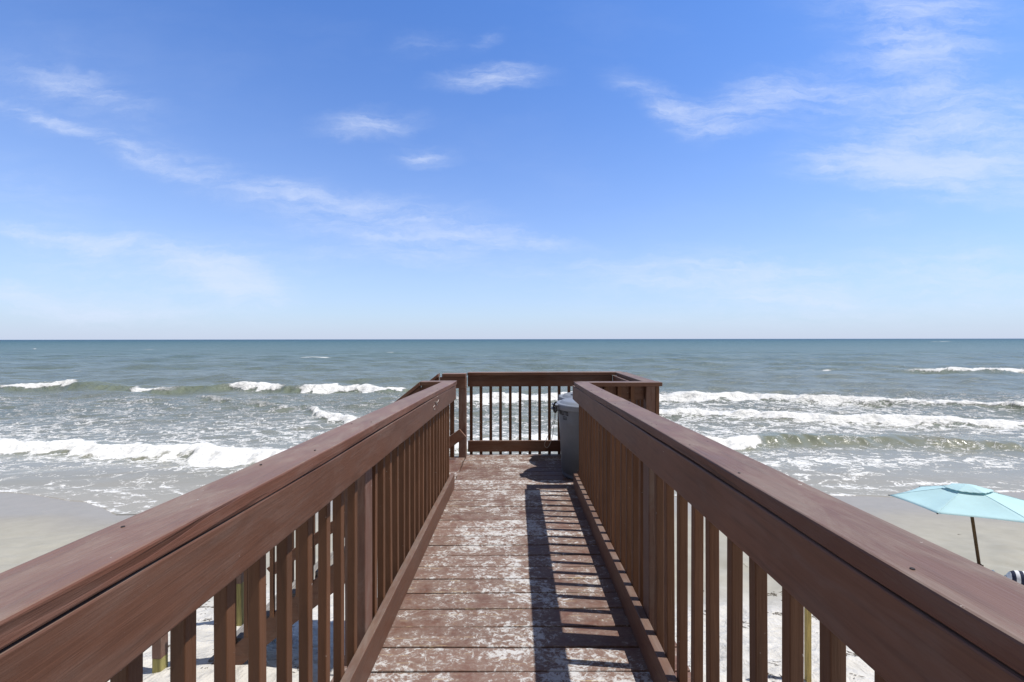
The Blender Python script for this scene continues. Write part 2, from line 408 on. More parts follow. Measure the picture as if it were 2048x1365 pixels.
def crest(pts, front, back, seed=0):
    """pts: (photo x, photo y of the foot line, wave height, foam 0..1, foam width in m)"""
    global Z, foam, face, rough, trail
    q = [(*wp(px, py), h*.85, fo, wd*.55) for px, py, h, fo, wd in pts]; q = np.array(q); q = q[np.argsort(q[:, 0])]
    wob = (fbm(X*.35, X*0+seed, 3, seed)-.5)*back*.9 + (fbm(X*1.9, Y*.7, 2, seed+4)-.5)*front*.9
    yc = np.interp(X, q[:, 0], q[:, 1]) + wob
    edge = sstep(X, q[0, 0]-3, q[0, 0]+2)*(1-sstep(X, q[-1, 0]-2, q[-1, 0]+3))
    h = np.interp(X, q[:, 0], q[:, 2])*edge; fo = np.interp(X, q[:, 0], q[:, 3])*edge; wd = np.interp(X, q[:, 0], q[:, 4])
    d = Y-yc-front*1.2
    prof = np.where(d > 0, np.exp(-(d/back)**2), np.exp(-(d/front)**2))
    Z += h*prof*(.8+.4*fbm(X*.5, Y*.1, 2, seed+9))
    fr = (fbm(X*1.1, Y*.8, 5, seed+20)-.5)*1.5
    dd = d + fr*wd*1.1
    fm = sstep(dd, -wd-front*.4, -wd*.75-front*.2)*(1-sstep(dd, front*.05, front*.75+wd*.22))
    patch = fbm(X*.22, Y*.08, 3, seed+30)
    fm = fm*sstep(patch + fo*1.15, .62, .95)
    foam[:] = np.maximum(foam, fm*np.clip(fo*1.4, 0, 1))
    rough[:] = np.maximum(rough, fm*sstep(h, .03, .3)); trail[:] = np.maximum(trail, sstep(dd, -wd*2.6-front, -wd*.8)*(1-sstep(dd, back*.5, back*2.2+wd))*np.clip(fo, 0, 1)*edge)
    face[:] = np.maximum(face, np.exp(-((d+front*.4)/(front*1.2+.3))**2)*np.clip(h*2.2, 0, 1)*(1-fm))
# the outer line of swell, partly broken
crest([(-400,788,.5,.3,.6),(-60,786,.55,.1,.6),(20,783,.6,.75,.8),(100,783,.6,.8,1.),(150,785,.65,.1,.6),(235,785,.65,.2,.6),(260,786,.6,.7,1.),(330,785,.5,.35,.7),
       (400,783,.65,.0,.6),(440,781,.7,.3,.8),(460,780,.75,1,1.6),(540,781,.75,.9,1.6),(565,783,.75,.1,.8),(590,784,.75,.3,1.),(610,785,.8,1,2.2),(790,789,.6,1,1.8),(815,788,.6,.1,.6),(900,786,.45,.05,.6)], .9, 2.6, 1)
crest([(930,806,.4,.8,2.),(980,804,.5,1,3.),(1130,802,.5,1,2.5),(1250,800,.5,.9,2.2),(1310,802,.55,1,2.2),(1420,803,.55,1,2.0),(1560,804,.5,.95,1.4),(1700,808,.45,.55,1.),(1850,815,.4,.6,.9),(2048,824,.4,.55,.9),(2400,828,.4,.6,1.)], .7, 2.0, 2)
crest([(1240,842,.2,.2,.6),(1340,834,.3,.8,1.),(1480,838,.4,1,1.4),(1650,846,.4,.95,1.3),(1800,850,.4,.8,1.1),(2048,862,.4,.75,1.),(2300,865,.3,.7,1.)], .55, 1.4, 3)
crest([(1050,884,.2,.7,1.4),(1250,893,.35,.9,2.),(1400,902,.55,1,2.2),(1500,898,.55,.9,1.6),(1545,894,.5,.3,.6),(1600,892,.5,.12,.4),(1700,893,.45,.18,.4),(1850,897,.4,.2,.4),(2048,905,.4,.2,.4),(2300,910,.3,.2,.4)], .6, 1.3, 4)
crest([(1800,748,.4,.1,.8),(1900,749,.6,.8,1.),(1950,750,.7,1,1.6),(2100,752,.7,1,1.6),(2300,755,.5,.6,1.2)], 1.2, 3.2, 5)
# inner breaker on the left
crest([(-500,902,.4,.9,1.4),(0,903,.38,.85,1.0),(150,906,.42,.95,1.2),(300,918,.45,.95,1.6),(420,927,.45,1,2.0),(560,932,.42,1,2.0),(650,925,.4,.9,2.),(760,918,.3,.6,1.4),(900,905,.3,.5,1.),(1010,895,.4,.6,1.)], .6, 1.3, 6)
crest([(600,815,.2,.3,.4),(640,838,.35,.85,1.),(700,852,.3,.8,1.),(760,862,.2,.5,.6)], .5, 1.2, 7)
crest([(360,790,.1,.1,.5),(420,802,.3,.35,.8),(530,818,.3,.35,.8),(600,828,.1,.1,.4)], .6, 1.5, 8)
# whitecaps offshore
for (px, py, ln, hh) in [(630,717,30,.5),(705,709,10,.4),(780,705,8,.5),(295,699,12,.6),(60,698,10,.5),(620,729,8,.3),(1880,685,20,1.),(1760,724,30,.3),(1640,740,30,.3),(1500,700,14,.4),(1120,702,12,.4),(180,745,30,.25),(900,726,20,.3),(1350,715,12,.3)]:
    x0, y0 = wp(px, py); L = ln*y0/F; sg = y0*.016+.3
    yy = (Y-y0-.3*sg*(vn(X/(L*.5), Y*0, 3)-.5)*4)
    bl = np.exp(-((X-x0)/L)**2)
    Z += .35*hh*bl*np.exp(-(yy/(sg*1.5))**2)
    foam = np.maximum(foam, np.clip(bl*1.6-.2, 0, 1)*np.exp(-(yy/(sg*.7))**2)*(.6+hh))
# broken-water lace between the breakers and sliding swash sheets at the edge
pyv = 679+FH/Y
pxv = 1034+F*X/Y
lace = np.zeros_like(X)
big = fbm(X*.10+3, Y*.06, 4, 60)
lace = sstep(pyv, 776, 800)*(1-sstep(pyv, 900, 960))*(.44+.32*(big-.5)*2)
lace *= np.where(X < 0, 1.0, 1.05)
lace += .08*np.exp(-((pyv-810)/14)**2)*sstep(X, 2, 10) - .20*np.exp(-((pyv-885)/12)**2)*sstep(X, 8, 12)
lace += .12*np.exp(-((pyv-862)/18)**2)
lace += sstep(pyv, 905, 935)*(.34+.5*(fbm(X*.25, Y*.5, 3, 70)-.5))
lace = np.maximum(lace+.12*trail, .46*trail)
# swash tongues
tong = 13.6 + 1.5*(fbm(X*.12, X*0+2, 3, 40)-.5)*2 + .5*(fbm(X*.7, X*0+2, 2, 42)-.5)
tong = tong - 2.1*np.exp(-((X+9.2)/2.6)**2) + .6*sstep(X, 3, 8)
edge_d = Y-tong
for dy0, a_ in ((.12, .55), (1.15, .35), (2.4, .3)):
    lace += a_*np.exp(-((edge_d-dy0-.5*(vn(X*.5, X*0, 90+dy0)-.5))/.13)**2)*sstep(fbm(X*.6, X*0+dy0, 3, 91), .35, .62)
foam = np.maximum(foam, 0)
rise = (fbm(X*5, Y*5, 3, 33)-.35)*.13 + (fbm(X*1.5, Y*1.5, 2, 34)-.4)*.2
Z += rough*rise*np.exp(-(gridY*1.4)**2)
film = sand_h(X, Y)+.012
inshore = sstep(Y, 14.0, 17.5)
Z = np.where(Y < 20, np.maximum(Z*inshore, film*(1-inshore)+np.minimum(Z, 9)*0), Z)
Z = np.where(edge_d < 0, film-.012-.10*np.clip(-edge_d*3, 0, 1), Z)
def sea_mat():
    m, t, b = new_mat('sea_water')
    c = t.new('ShaderNodeTexCoord').outputs['Object']
    q = t.xyz(c)
    A = lambda n: t.new('ShaderNodeAttribute', attribute_name=n).outputs['Fac']
    fo, la, fa = A('foam'), A('lace'), A('face')
    y = q[1]
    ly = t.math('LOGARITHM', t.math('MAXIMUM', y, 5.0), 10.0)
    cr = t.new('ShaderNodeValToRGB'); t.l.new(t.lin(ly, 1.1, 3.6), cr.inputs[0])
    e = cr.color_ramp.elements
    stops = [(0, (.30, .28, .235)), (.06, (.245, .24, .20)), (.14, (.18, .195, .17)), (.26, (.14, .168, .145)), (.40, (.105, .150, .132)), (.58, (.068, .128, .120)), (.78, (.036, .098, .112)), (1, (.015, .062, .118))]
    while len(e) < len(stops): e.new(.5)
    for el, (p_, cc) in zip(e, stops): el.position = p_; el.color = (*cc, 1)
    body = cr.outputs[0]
    pat = t.noise(t.map(c, sc=(.35, 1.0, 1)), .12, 5, .6)
    body = t.mix(t.math('MULTIPLY', t.ss(pat, .4, .7), .30), body, (.09, .125, .10))
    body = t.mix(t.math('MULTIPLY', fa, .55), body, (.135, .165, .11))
    # foam lace: thin cell walls of a warped noise, in two sizes
    w1 = t.vmath('SCALE', t.vmath('SUBTRACT', t.noise(c, .8, 4, .6, color=True), (.5, .5, .5))); w1.node.inputs['Scale'].default_value = 1.6
    cw = t.vmath('ADD', t.map(c, sc=(.62, 1.0, 0)), w1)
    def ridge(scale, wd, det=4, rg=.6):
        n = t.noise(cw, scale, det, rg)
        return t.math('SUBTRACT', 1.0, t.math('DIVIDE', t.math('ABSOLUTE', t.math('SUBTRACT', n, .5)), wd), clamp=True)
    r1 = ridge(1.0, .075); r2 = ridge(2.4, .085, 5, .65); r3 = t.noise(cw, 5.0, 6, .7)
    lv = t.math('ADD', t.math('ADD', t.math('MULTIPLY', r1, .46), t.math('MULTIPLY', r2, .42)), t.math('MULTIPLY', r3, .24))
    thr = t.math('MULTIPLY_ADD', la, -.98, 1.06)
    lm = t.ss(t.math('SUBTRACT', lv, thr), -.04, .26)
    near = t.math('MULTIPLY', lm, t.ss(la, .02, .15))
    fn = t.noise(t.map(c, sc=(.8, 1, 1)), 3.6, 9, .76, .5)
    fm = t.ss(t.math('ADD', fo, t.math('MULTIPLY', t.math('SUBTRACT', fn, .5), 1.5)), .30, .74)
    mask = t.math('MAXIMUM', t.math('MULTIPLY', near, .88), fm)
    # little scattered caps far out
    cap = t.ss(t.noise(t.map(c, sc=(.28, 1.0, 0)), .26, 5, .72), .735, .77)
    cap = t.math('MULTIPLY', cap, t.math('MULTIPLY', t.ss(y, 45, 110), .7))
    mask = t.math('MAXIMUM', mask, cap)
    fc = t.mix(t.lin(t.noise(c, 7, 6, .7), .3, .65), (.47, .50, .515), (.82, .82, .81))
    col = t.mix(mask, body, fc)
    t.put(b.inputs['Base Color'], col)
    t.put(b.inputs['Roughness'], t.math('ADD', t.math('ADD', t.lin(mask, 0, 1, .20, .9), t.ss(y, 18, 13.5, 0, .16)), t.lin(ly, 1.6, 3.2, 0, .22)))
    b.inputs['IOR'].default_value = 1.33
    t.put(b.inputs['Specular IOR Level'], t.lin(mask, 0, 1, .31, .1))
    # chop as bump, three sizes; the coarser ones carry on far out
    dcal = t.ss(y, 15.5, 34)
    c1 = t.noise(t.map(c, sc=(.55, 1.0, 0)), 3.6, 4, .6, .3)
    c2 = t.noise(t.map(c, loc=(7, 3, 0), sc=(.5, 1.0, 0)), .9, 5, .62, .3)
    c3 = t.noise(t.map(c, loc=(1, 9, 0), sc=(.45, 1.0, 0)), .16, 5, .62, .2)
    n = t.bump(c1, 1.0, t.lin(dcal, 0, 1, .008, .10))
    n = t.bump(c2, 1.0, t.lin(dcal, 0, 1, .012, .46), n)
    n = t.bump(c3, 1.0, t.lin(t.ss(y, 25, 120), 0, 1, 0, 3.0), n)
    n = t.bump(t.math('ADD', mask, t.math('MULTIPLY', fn, t.math('MULTIPLY', mask, 1.6))), .8, t.lin(dcal, 0, 1, .004, .05), n)
    t.l.new(n, b.inputs['Normal'])
    return m
M_sea = sea_mat()
tag(grid_mesh('sea', X, Y, Z, M_sea, dict(foam=foam, lace=np.clip(lace, 0, 1.2), face=face)), kind='structure')

# ------------------------------------------------------------------ boardwalk geometry
SL = -.02286                                     # the walkway falls gently towards the sea
JY = 4.167                                       # where it meets the level platform
ZP = CZ-1.433
def ramp(x, y, z): return (x, y, CZ-1.338+SL*y+.003*x+z)
def flat(x, y, z): return (x, y, ZP+.002*x+z)
Y0 = -2.6
XL, XR = .603, .540                              # inner faces of the two railings
def planks(bm, ys, x0, x1, f, attr):
    for (a, b) in ys:
        j = random.uniform(-.006, .006); k = random.uniform(-.0012, .0012); r = random.random(); n0 = len(bm.verts)
        box(bm, x0+j, x1+j, a, b, -.038, k, f, nx=6)
        bm.verts.ensure_lookup_table()
        for vtx in bm.verts[n0:]:
            vtx[attr] = r
            vtx.co.y += .0022*math.sin(vtx.co.x*3.1+r*40) + .001*math.sin(vtx.co.x*9+r*70)
def deck_part(name, ys, x0, x1, f, parent):
    bm = bmesh.new(); at = bm.verts.layers.float.new('board')
    planks(bm, ys, x0, x1, f, at)
    return link(name, bm, M_deck, parent, bevel=.004)
walk = empty('boardwalk'); tag(walk, 'worn brown plank walkway running level out to the sea between two railings', 'boardwalk')
PT = .1468
n = int((JY-Y0)/PT)
deck_part('plank_deck', [(JY-PT*(i+1)+.004, JY-PT*i-.004) for i in range(n)], -.76, .72, ramp, walk)
Ys = n*-PT+JY
for x in (-.70, -.02, .66):
    bm = bmesh.new(); box(bm, x-.02, x+.02, Ys, JY-.03, -.235, -.042, ramp); link('joist', bm, M_railY, walk)
for yy in (-2.3, 0.1, 2.3):
    for x in (-.80, .76):
        bm = bmesh.new(); g = float(sand_h(x, yy)); box(bm, x-.045, x+.045, yy-.045, yy+.045, g-.4, ramp(x, yy, -.05)[2]); link('support_post', bm, M_post, walk, bevel=.004)
plat = empty('viewing_platform', (0, JY, ZP)); tag(plat, 'level plank platform with sandy wear at the seaward end of the walkway', 'platform')
def L(n, bm, m, p, bv=None, sm=False): return link(n, bm, m, p, bv, sm, world=True)
bm = bmesh.new(); at = bm.verts.layers.float.new('board')
PP = .1432; PYE = 5.545
planks(bm, [(JY+.005+PP*i, JY+PP*(i+1)-.003) for i in range(int((PYE-JY)/PP))], -.628, 1.30, flat, at)
o = link('plank_deck', bm, M_deck, None, bevel=.004); o.data.transform(Matrix.Translation((0, -JY, -ZP))); o.parent = plat
# boards of the stair head, and the long board beside the seam
bm = bmesh.new(); at = bm.verts.layers.float.new('board')
planks(bm, [(4.30+PP*i, 4.30+PP*(i+1)-.003) for i in range(7)], -.93, -.636, flat, at)
o = link('stair_head_boards', bm, M_deck, None, bevel=.004); o.data.transform(Matrix.Translation((0, -JY, -ZP))); o.parent = plat
for yy in (JY+.06, 5.50):
    bm = bmesh.new(); box(bm, -.92, 1.28, yy-.02, yy+.02, -.235, -.042, flat); L('joist', bm, M_railX, plat)
for x, yy in ((-.86, JY+.12), (1.24, JY+.12), (-.86, 5.42), (1.24, 5.42), (.2, 5.42)):
    bm = bmesh.new(); g = float(sand_h(x, yy)); box(bm, x-.045, x+.045, yy-.045, yy+.045, g-.4, ZP-.06); L('support_post', bm, M_post, plat, .004)

def wavy(seed, amp=.0016):
    ph = [random.Random(seed+i).uniform(0, 6) for i in range(4)]
    return lambda y: amp*(math.sin(y*2.1+ph[0])+.6*math.sin(y*5.3+ph[1])+.35*math.sin(y*13+ph[2])+.2*math.sin(y*31+ph[3]))
def side_railing(s, xi, Ystart, posts, sk, end, splice, label, y1):
    rt = empty('walkway_railing', (s*xi, Ystart, ramp(s*xi, Ystart, 0)[2])); tag(rt, label, 'railing', 'railings along the boardwalk')
    X = lambda a, b: (min(s*a, s*b), max(s*a, s*b))
    T = 1.024
    # cap boards, a 2x6 laid flat, in two lengths
    cuts = [y1, splice, end]
    for a, b in zip(cuts, cuts[1:]):
        bm = bmesh.new(); wv = wavy(int(a*10)+s); w2 = wavy(77+s, .0022)
        def fc(x, y, z):
            inner = abs(x) < xi+.02
            q = ramp(x, y, z)
            dz = (w2(y) if z < T-.02 else 0) + .6*wv(y)
            return (q[0]+(s*wv(y+9) if inner else 0), q[1], q[2]+dz)
        x0, x1 = X(xi-.001, xi+.132)
        if b == end and s > 0:      # mitred where it turns onto the platform rail
            def fm(x, y, z, fc=fc):
                if y > end-.001 and abs(x) < xi+.02: y = end+.128
                return fc(x, y, z)
            box(bm, x0, x1, a+.0015, b-.0015, T-.036, T, fm, ny=40)
        else:
            box(bm, x0, x1, a+.0015, b-.0015, T-.036, T, fc, ny=40)
        L('cap_board', bm, M_cap, rt, .0045)
    def long(nm, xa, xb, z0, z1, ye, seed):
        wv = wavy(seed)
        bm = bmesh.new(); x0, x1 = X(xa, xb)
        box(bm, x0, x1, y1, ye, z0, z1, lambda x, y, z: (ramp(x, y, z)[0], y, ramp(x, y, z)[2]+wv(y)), ny=40)
        return L(nm, bm, M_railY, rt, .004)
    ye = end+(.128 if s > 0 else 0)
    long('top_rail', xi, xi+.038, T-.039-.137, T-.041, ye-.004, 5+s)
    long('toe_rail', xi, xi+.038, .006, .146, 4.215, 9+s)
    k = 0; Yb = sk
    while Yb < 4.17:
        if not any(Yb+.030 > p-.002 and Yb < p+.091 for p in posts):
            bm = bmesh.new(); x0, x1 = X(xi+.0385, xi+.0690); j = random.uniform(-.003, .003); jj = random.uniform(-.005, .005)
            box(bm, x0, x1, Yb+j, Yb+j+.0305, -.16, T-.038, lambda x, y, z: (ramp(x, y, z)[0]+jj*z, y, ramp(x, y, z)[2]))
            L('baluster', bm, M_bal, rt, .0025)
        Yb += .1256
    for p in posts:
        bm = bmesh.new(); x0, x1 = X(xi+.0385, xi+.1275)
        box(bm, x0, x1, p, p+.089, -.30, T-.038, ramp); L('post', bm, M_post, rt, .004)
    return rt
railL = side_railing(-1, XL, Y0+.1, [-2.0, -.05, 1.850], .842-.1256*25, 4.30, -.6, 'brown wooden walkway railing on the left, pale scratch marks near its far end', Y0+.1)
railR = side_railing(1, XR, Y0+.1, [-2.0, .085, 1.925], .683-.1256*24, 4.132, 2.62, 'brown wooden walkway railing on the right, its inner side in shade, beside the grey bin', Y0+.1)

# chalky scratch marks on the left top rail
M_scr = raw_wood('pale_scratch', (.62, .55, .50))
def onrail(px, py):
    Yv = XL*F/(1034-px); return Vector((-XL+.0022, Yv, CZ-(py-679)*Yv/F))
for i, s_ in enumerate([[(868.5,811),(866,815),(866.5,819),(869.5,818.5)], [(869,803),(871,806.5),(874.5,811)], [(876.5,800),(875.5,803.5),(873,805.5),(871.5,804)], [(874.5,793.5),(874.8,796)]]):
    bm = bmesh.new(); tube(bm, [onrail(*p) for p in s_], .0022, 5); L('scratch_mark', bm, M_scr, railL)
# nail heads in the caps
mn, tn, bn = new_mat('rusty_nail'); bn.inputs['Base Color'].default_value = (.02, .014, .012, 1); bn.inputs['Roughness'].default_value = .7
def nails(rt, s, xi, lst):
    for (a, y) in lst:
        bm = bmesh.new(); x = s*(xi+a); q = ramp(x, y, 1.0245)
        bmesh.ops.create_cone(bm, cap_ends=True, segments=10, radius1=.0034, radius2=.0030, depth=.0016, matrix=Matrix.Translation(q)); L('nail_head', bm, mn, rt)
nails(railL, -1, XL, [(.03, 1.37), (.10, 1.20), (.03, 1.9), (.10, 1.86), (.03, 2.7), (.10, 2.72), (.035, 3.5), (.10, .78)])
nails(railR, 1, XR, [(.018, 1.10), (.02, .62), (.02, 1.42), (.10, 1.47), (.02, 1.82), (.033, 1.80), (.10, 1.75), (.02, 2.5), (.03, 2.75), (.1, 2.5), (.02, 3.3), (.10, 3.3)])

# ---- platform railing: seaward side, right side, near right side (one joined railing)
TP = CZ-.4127-ZP                                  # cap height above the platform
pr = empty('platform_railing', (.3, 5.45, ZP)); tag(pr, 'brown railing closing the seaward end and right corner of the platform, behind the bins', 'railing')
YF = 5.43; XS = 1.185
def fbox(nm, x0, x1, y0, y1, z0, z1, m, p, bv=.004, nx=1, ny=1, f=flat):
    bm = bmesh.new(); box(bm, x0, x1, y0, y1, z0, z1, f, nx, ny); return L(nm, bm, m, p, bv)
fbox('cap_board', -.617, XS+.137, YF-.004, YF+.132, TP-.038, TP, M_railX, pr)
fbox('top_rail', -.612, XS+.0, YF, YF+.038, TP-.175, TP-.040, M_railX, pr)
fbox('bottom_rail', -.612, XS+.0, YF, YF+.038, .036, .172, M_railX, pr)
x = -.593
while x < XS:
    fbox('baluster', x, x+.036, YF+.040, YF+.076, -.16, TP-.040, M_bal, pr, .002); x += .1225
# right side
fbox('cap_board', XS+.035, XS+.168, 4.265, YF-.006, TP-.038, TP, M_railY, pr)
fbox('top_rail', XS, XS+.038, 4.27, YF-.002, TP-.175, TP-.040, M_railY, pr)
fbox('bottom_rail', XS, XS+.038, 4.27, YF-.002, .036, .172, M_railY, pr)
yv = 4.33
while yv < YF:
    fbox('baluster', XS+.040, XS+.078, yv, yv+.038, -.16, TP-.040, M_bal, pr, .002); yv += .1225
# near side, right of the walkway rail
bm = bmesh.new()
def mit(x, y, z):
    if x < XR+.06: x = XR+.001 if y > 4.2 else XR+.133
    return flat(x, y, z)
box(bm, XR, XS+.190, 4.135, 4.262, TP-.038, TP, mit); L('cap_board', bm, M_railX, pr, .004)
fbox('top_rail', XR+.045, XS+.043, 4.225, 4.263, TP-.175, TP-.040, M_railX, pr)
fbox('bottom_rail', XR+.045, XS+.043, 4.225, 4.263, .02, .156, M_railX, pr)
x = XR+.17
while x < XS:
    fbox('baluster', x, x+.038, 4.185, 4.223, -.16, TP-.040, M_bal, pr, .002); x += .1257
fbox('post', XS+.045, XS+.134, 4.165, 4.254, -.30, TP-.040, M_post, pr)
fbox('baluster', XS+.136, XS+.168, 4.160, 4.196, -.16, TP-.040, M_bal, pr, .002)
fbox('post', XS+.08, XS+.168, YF+.04, YF+.128, -.30, TP-.040, M_post, pr)

# ---- stairs going down to the left
stair = empty('beach_stairs', (-.95, 4.8, ZP)); tag(stair, 'sandy wooden stairs with brown handrails going down to the beach left of the platform', 'stairs')
RISE, RUN = .222, .268; NS = 8; SX = -.93; SLP = RISE/RUN
YA, YB = 4.33, 5.26                               # the two sides
M_treadm = M_grey
def st_box(nm, m, pts, y0, y1, bv=.004):
    bm = bmesh.new()
    A = [bm.verts.new((px_, y0, pz_)) for px_, pz_ in pts]; B = [bm.verts.new((px_, y1, pz_)) for px_, pz_ in pts]
    bm.faces.new(A); bm.faces.new(B[::-1])
    for i in range(len(pts)): j = (i+1) % len(pts); bm.faces.new((A[i], B[i], B[j], A[j]))
    return L(nm, bm, m, stair, bv)
for i in range(1, NS+1):
    x1 = SX-RUN*(i-1); z = ZP-RISE*i
    bm = bmesh.new(); box(bm, x1-RUN-.02, x1-RUN/2-.003, YA+.045, YB-.045, z-.038, z); box(bm, x1-RUN/2+.003, x1+.0, YA+.045, YB-.045, z-.038, z)
    tr = L('tread', bm, M_grey, stair, .004)
    bm = bmesh.new(); box(bm, x1-.022, x1-.002, YA+.045, YB-.045, z+.001, z+RISE-.040); L('riser', bm, M_railX, stair, .002)
    # drifted sand on the tread
    bm = bmesh.new(); N = 14; Mv = {}
    for a in range(N+1):
        for b_ in range(5):
            yy = YA+.06+(YB-YA-.12)*a/N; xx = x1-.03-(RUN-.05)*b_/4
            hz = .022*float(fbm(xx*6+i, yy*5, 3, i))*(1 if 0 < b_ < 4 and 0 < a < N else -.3)
            Mv[a, b_] = bm.verts.new((xx, yy, z+hz-.002))
    for a in range(N):
        for b_ in range(4): bm.faces.new((Mv[a, b_], Mv[a+1, b_], Mv[a+1, b_+1], Mv[a, b_+1]))
    so = L('drifted_sand', bm, M_sand, tr if False else stair, None, True); so.name = 'drifted_sand'
XE = SX-RUN*NS-.10; ZE = ZP-RISE*NS
for y0 in (YA, YB-.045):
    zt = lambda x: ZP+.02-(SX-x)*SLP
    st_box('stringer', M_railX, [(SX+.02, ZP-.05), (XE, zt(XE)-.06), (XE, zt(XE)-.30), (SX+.02, ZP-.36)], y0, y0+.042)
def hz(x, off): return ZP+off-max(0, (-.945-x))*.80
for side, (yc, o) in enumerate(((YA-.055, -1), (YB+.0, 1))):
    xa, xb = -.945, -3.05
    # sloping cap, top rail, toe rail
    st_box('handrail_cap', M_railX, [(xa, hz(xa, TP)), (xa, hz(xa, TP)-.040), (xb, hz(xb, TP)-.046), (xb, hz(xb, TP))], yc-.035, yc+.10)
    st_box('top_rail', M_railX, [(xa, hz(xa, TP)-.042), (xa, hz(xa, TP)-.178), (xb+.03, hz(xb+.03, TP)-.188), (xb+.03, hz(xb+.03, TP)-.048)], yc+(.0 if o < 0 else .03), yc+(.038 if o < 0 else .068))
    if False: st_box('toe_rail', M_railX, [(xa+.02, ZP+.20), (xa+.02, ZP+.03), (xb+.03, hz(xb+.03, .03)), (xb+.03, hz(xb+.03, .20))], yc, yc+.038)
    x = -1.03 if side else -1.0
    while x > xb+.1:
        yb = yc+(.040 if o < 0 else -.008)
        bm = bmesh.new(); box(bm, x-.036, x, yb, yb+.036, hz(x, -.14), hz(x, TP)-.07); L('baluster', bm, M_bal, stair, .002)
        x -= .128
# lower rail on the far side, its sawn end against the post
q0, q1 = P(919, 858.6, 5.22), P(932, 873.6, 5.22)
dx = 2.3
st_box('toe_rail', M_railX, [(q0.x, q0.z), (q1.x, q1.z), (q1.x-dx, q1.z-dx*.72), (q0.x-dx, q0.z-dx*.72)], 5.205, 5.243)
# level pieces at the stair head
fbox('cap_board', -.945, -XL+.0, 4.262, 4.394, TP-.038, TP, M_railX, stair)
fbox('top_rail', -.94, -XL-.002, 4.300, 4.336, TP-.175, TP-.040, M_railX, stair)
fbox('cap_board', -.900, -.619, 5.245, 5.377, TP-.038, TP, M_railX, stair)
fbox('top_rail', -.93, -.619, 5.262, 5.298, TP-.178, TP-.040, M_railX, stair)
fbox('post', -.708, -.619, 5.300, 5.389, -.25, TP-.040, M_post, stair)
fbox('baluster', -.815, -.765, 5.300, 5.345, -.25, TP-.040, M_bal, stair)
# newel posts at the foot, brown above and bare at the bottom
for (px, ybase, Yd, cut) in ((312, 1342, 4.24, 1318), (474, 1248, 5.30, 1168)):
    b0 = P(px, ybase, Yd); zc = CZ-(cut-679)*Yd/F; g = float(sand_h(b0.x, Yd+.045))
    bm = bmesh.new(); box(bm, b0.x-.045, b0.x+.045, Yd, Yd+.089, zc, hz(-3.05, TP)-.05+(.0)); L('post', bm, M_post, stair, .004)
    bm = bmesh.new(); box(bm, b0.x-.044, b0.x+.044, Yd+.001, Yd+.088, g-.3, zc-.0005); L('bare_post_foot', bm, M_green, stair, .004)
for (px, Yd) in ((505, 5.30),):
    b0 = P(px, 1200, Yd); g = float(sand_h(b0.x, Yd))
    bm = bmesh.new(); box(bm, b0.x-.045, b0.x+.045, Yd, Yd+.089, g-.3, hz(b0.x, TP)-.06); L('post', bm, M_post, stair, .004)

# ------------------------------------------------------------------ trash bins
def plastic(name, col, rough=.42):
    m, t, b = new_mat(name)
    c = t.new('ShaderNodeTexCoord').outputs['Object']
    n = t.noise(c, 6, 6, .65); s_ = t.noise(t.map(c, sc=(30, 30, 3)), 3, 5, .7)
    cc = t.mix(t.ss(n, .35, .75), col, tuple(min(1, x*1.18+.01) for x in col))
    cc = t.mix(t.math('MULTIPLY', t.ss(s_, .62, .72), .25), cc, tuple(min(1, x*1.9) for x in col))
    t.put(b.inputs['Base Color'], cc); t.put(b.inputs['Roughness'], t.lin(n, .3, .7, rough-.06, rough+.14))
    t.l.new(t.bump(n, .15, .004), b.inputs['Normal'])
    return m
M_bin = plastic('grey_bin_plastic', (.125, .146, .180)); M_lid = plastic('grey_lid_plastic', (.20, .225, .27), .45)
M_blk, _t, _b = new_mat('black_print'); _b.inputs['Base Color'].default_value = (.012, .012, .014, 1); _b.inputs['Roughness'].default_value = .6
M_cord, _t, _b = new_mat('thin_cord'); _b.inputs['Base Color'].default_value = (.30, .28, .25, 1); _b.inputs['Roughness'].default_value = .7
def bin_body():
    bm = bmesh.new(); H = .765
    prof = [(.0, .012), (.225, .012), (.238, .0), (.246, .02), (.252, .12), (.264, .36), (.2735, .545), (.279, .552), (.283, .60), (.288, .70), (.290, .705), (.302, .708), (.304, .74), (.300, .748), (.292, .748), (.284, .70), (.25, .05), (.0, .04)]
    lathe(bm, prof, 64, False); bmesh.ops.remove_doubles(bm, verts=bm.verts, dist=1e-5)
    return bm
def bin_lid():
    bm = bmesh.new(); z = .752
    prof = [(.300, z-.045), (.311, z-.044), (.315, z-.03), (.315, z), (.309, z+.010), (.296, z+.014), (.286, z+.008), (.270, z+.010), (.250, z+.032), (.235, z+.037), (.10, z+.046), (.0, z+.048)]
    lathe(bm, prof, 64, False); bmesh.ops.remove_doubles(bm, verts=bm.verts, dist=1e-5)
    # raised moulded panels
    for k in range(4):
        a = math.pi/2*k+.35
        n0 = len(bm.verts)
        box(bm, .08, .22, -.035, .035, z+.036, z+.054)
        bm.verts.ensure_lookup_table()
        for vt in bm.verts[n0:]:
            x_, y_ = vt.co.x, vt.co.y; vt.co.x = x_*math.cos(a)-y_*math.sin(a); vt.co.y = x_*math.sin(a)+y_*math.cos(a)
    return bm
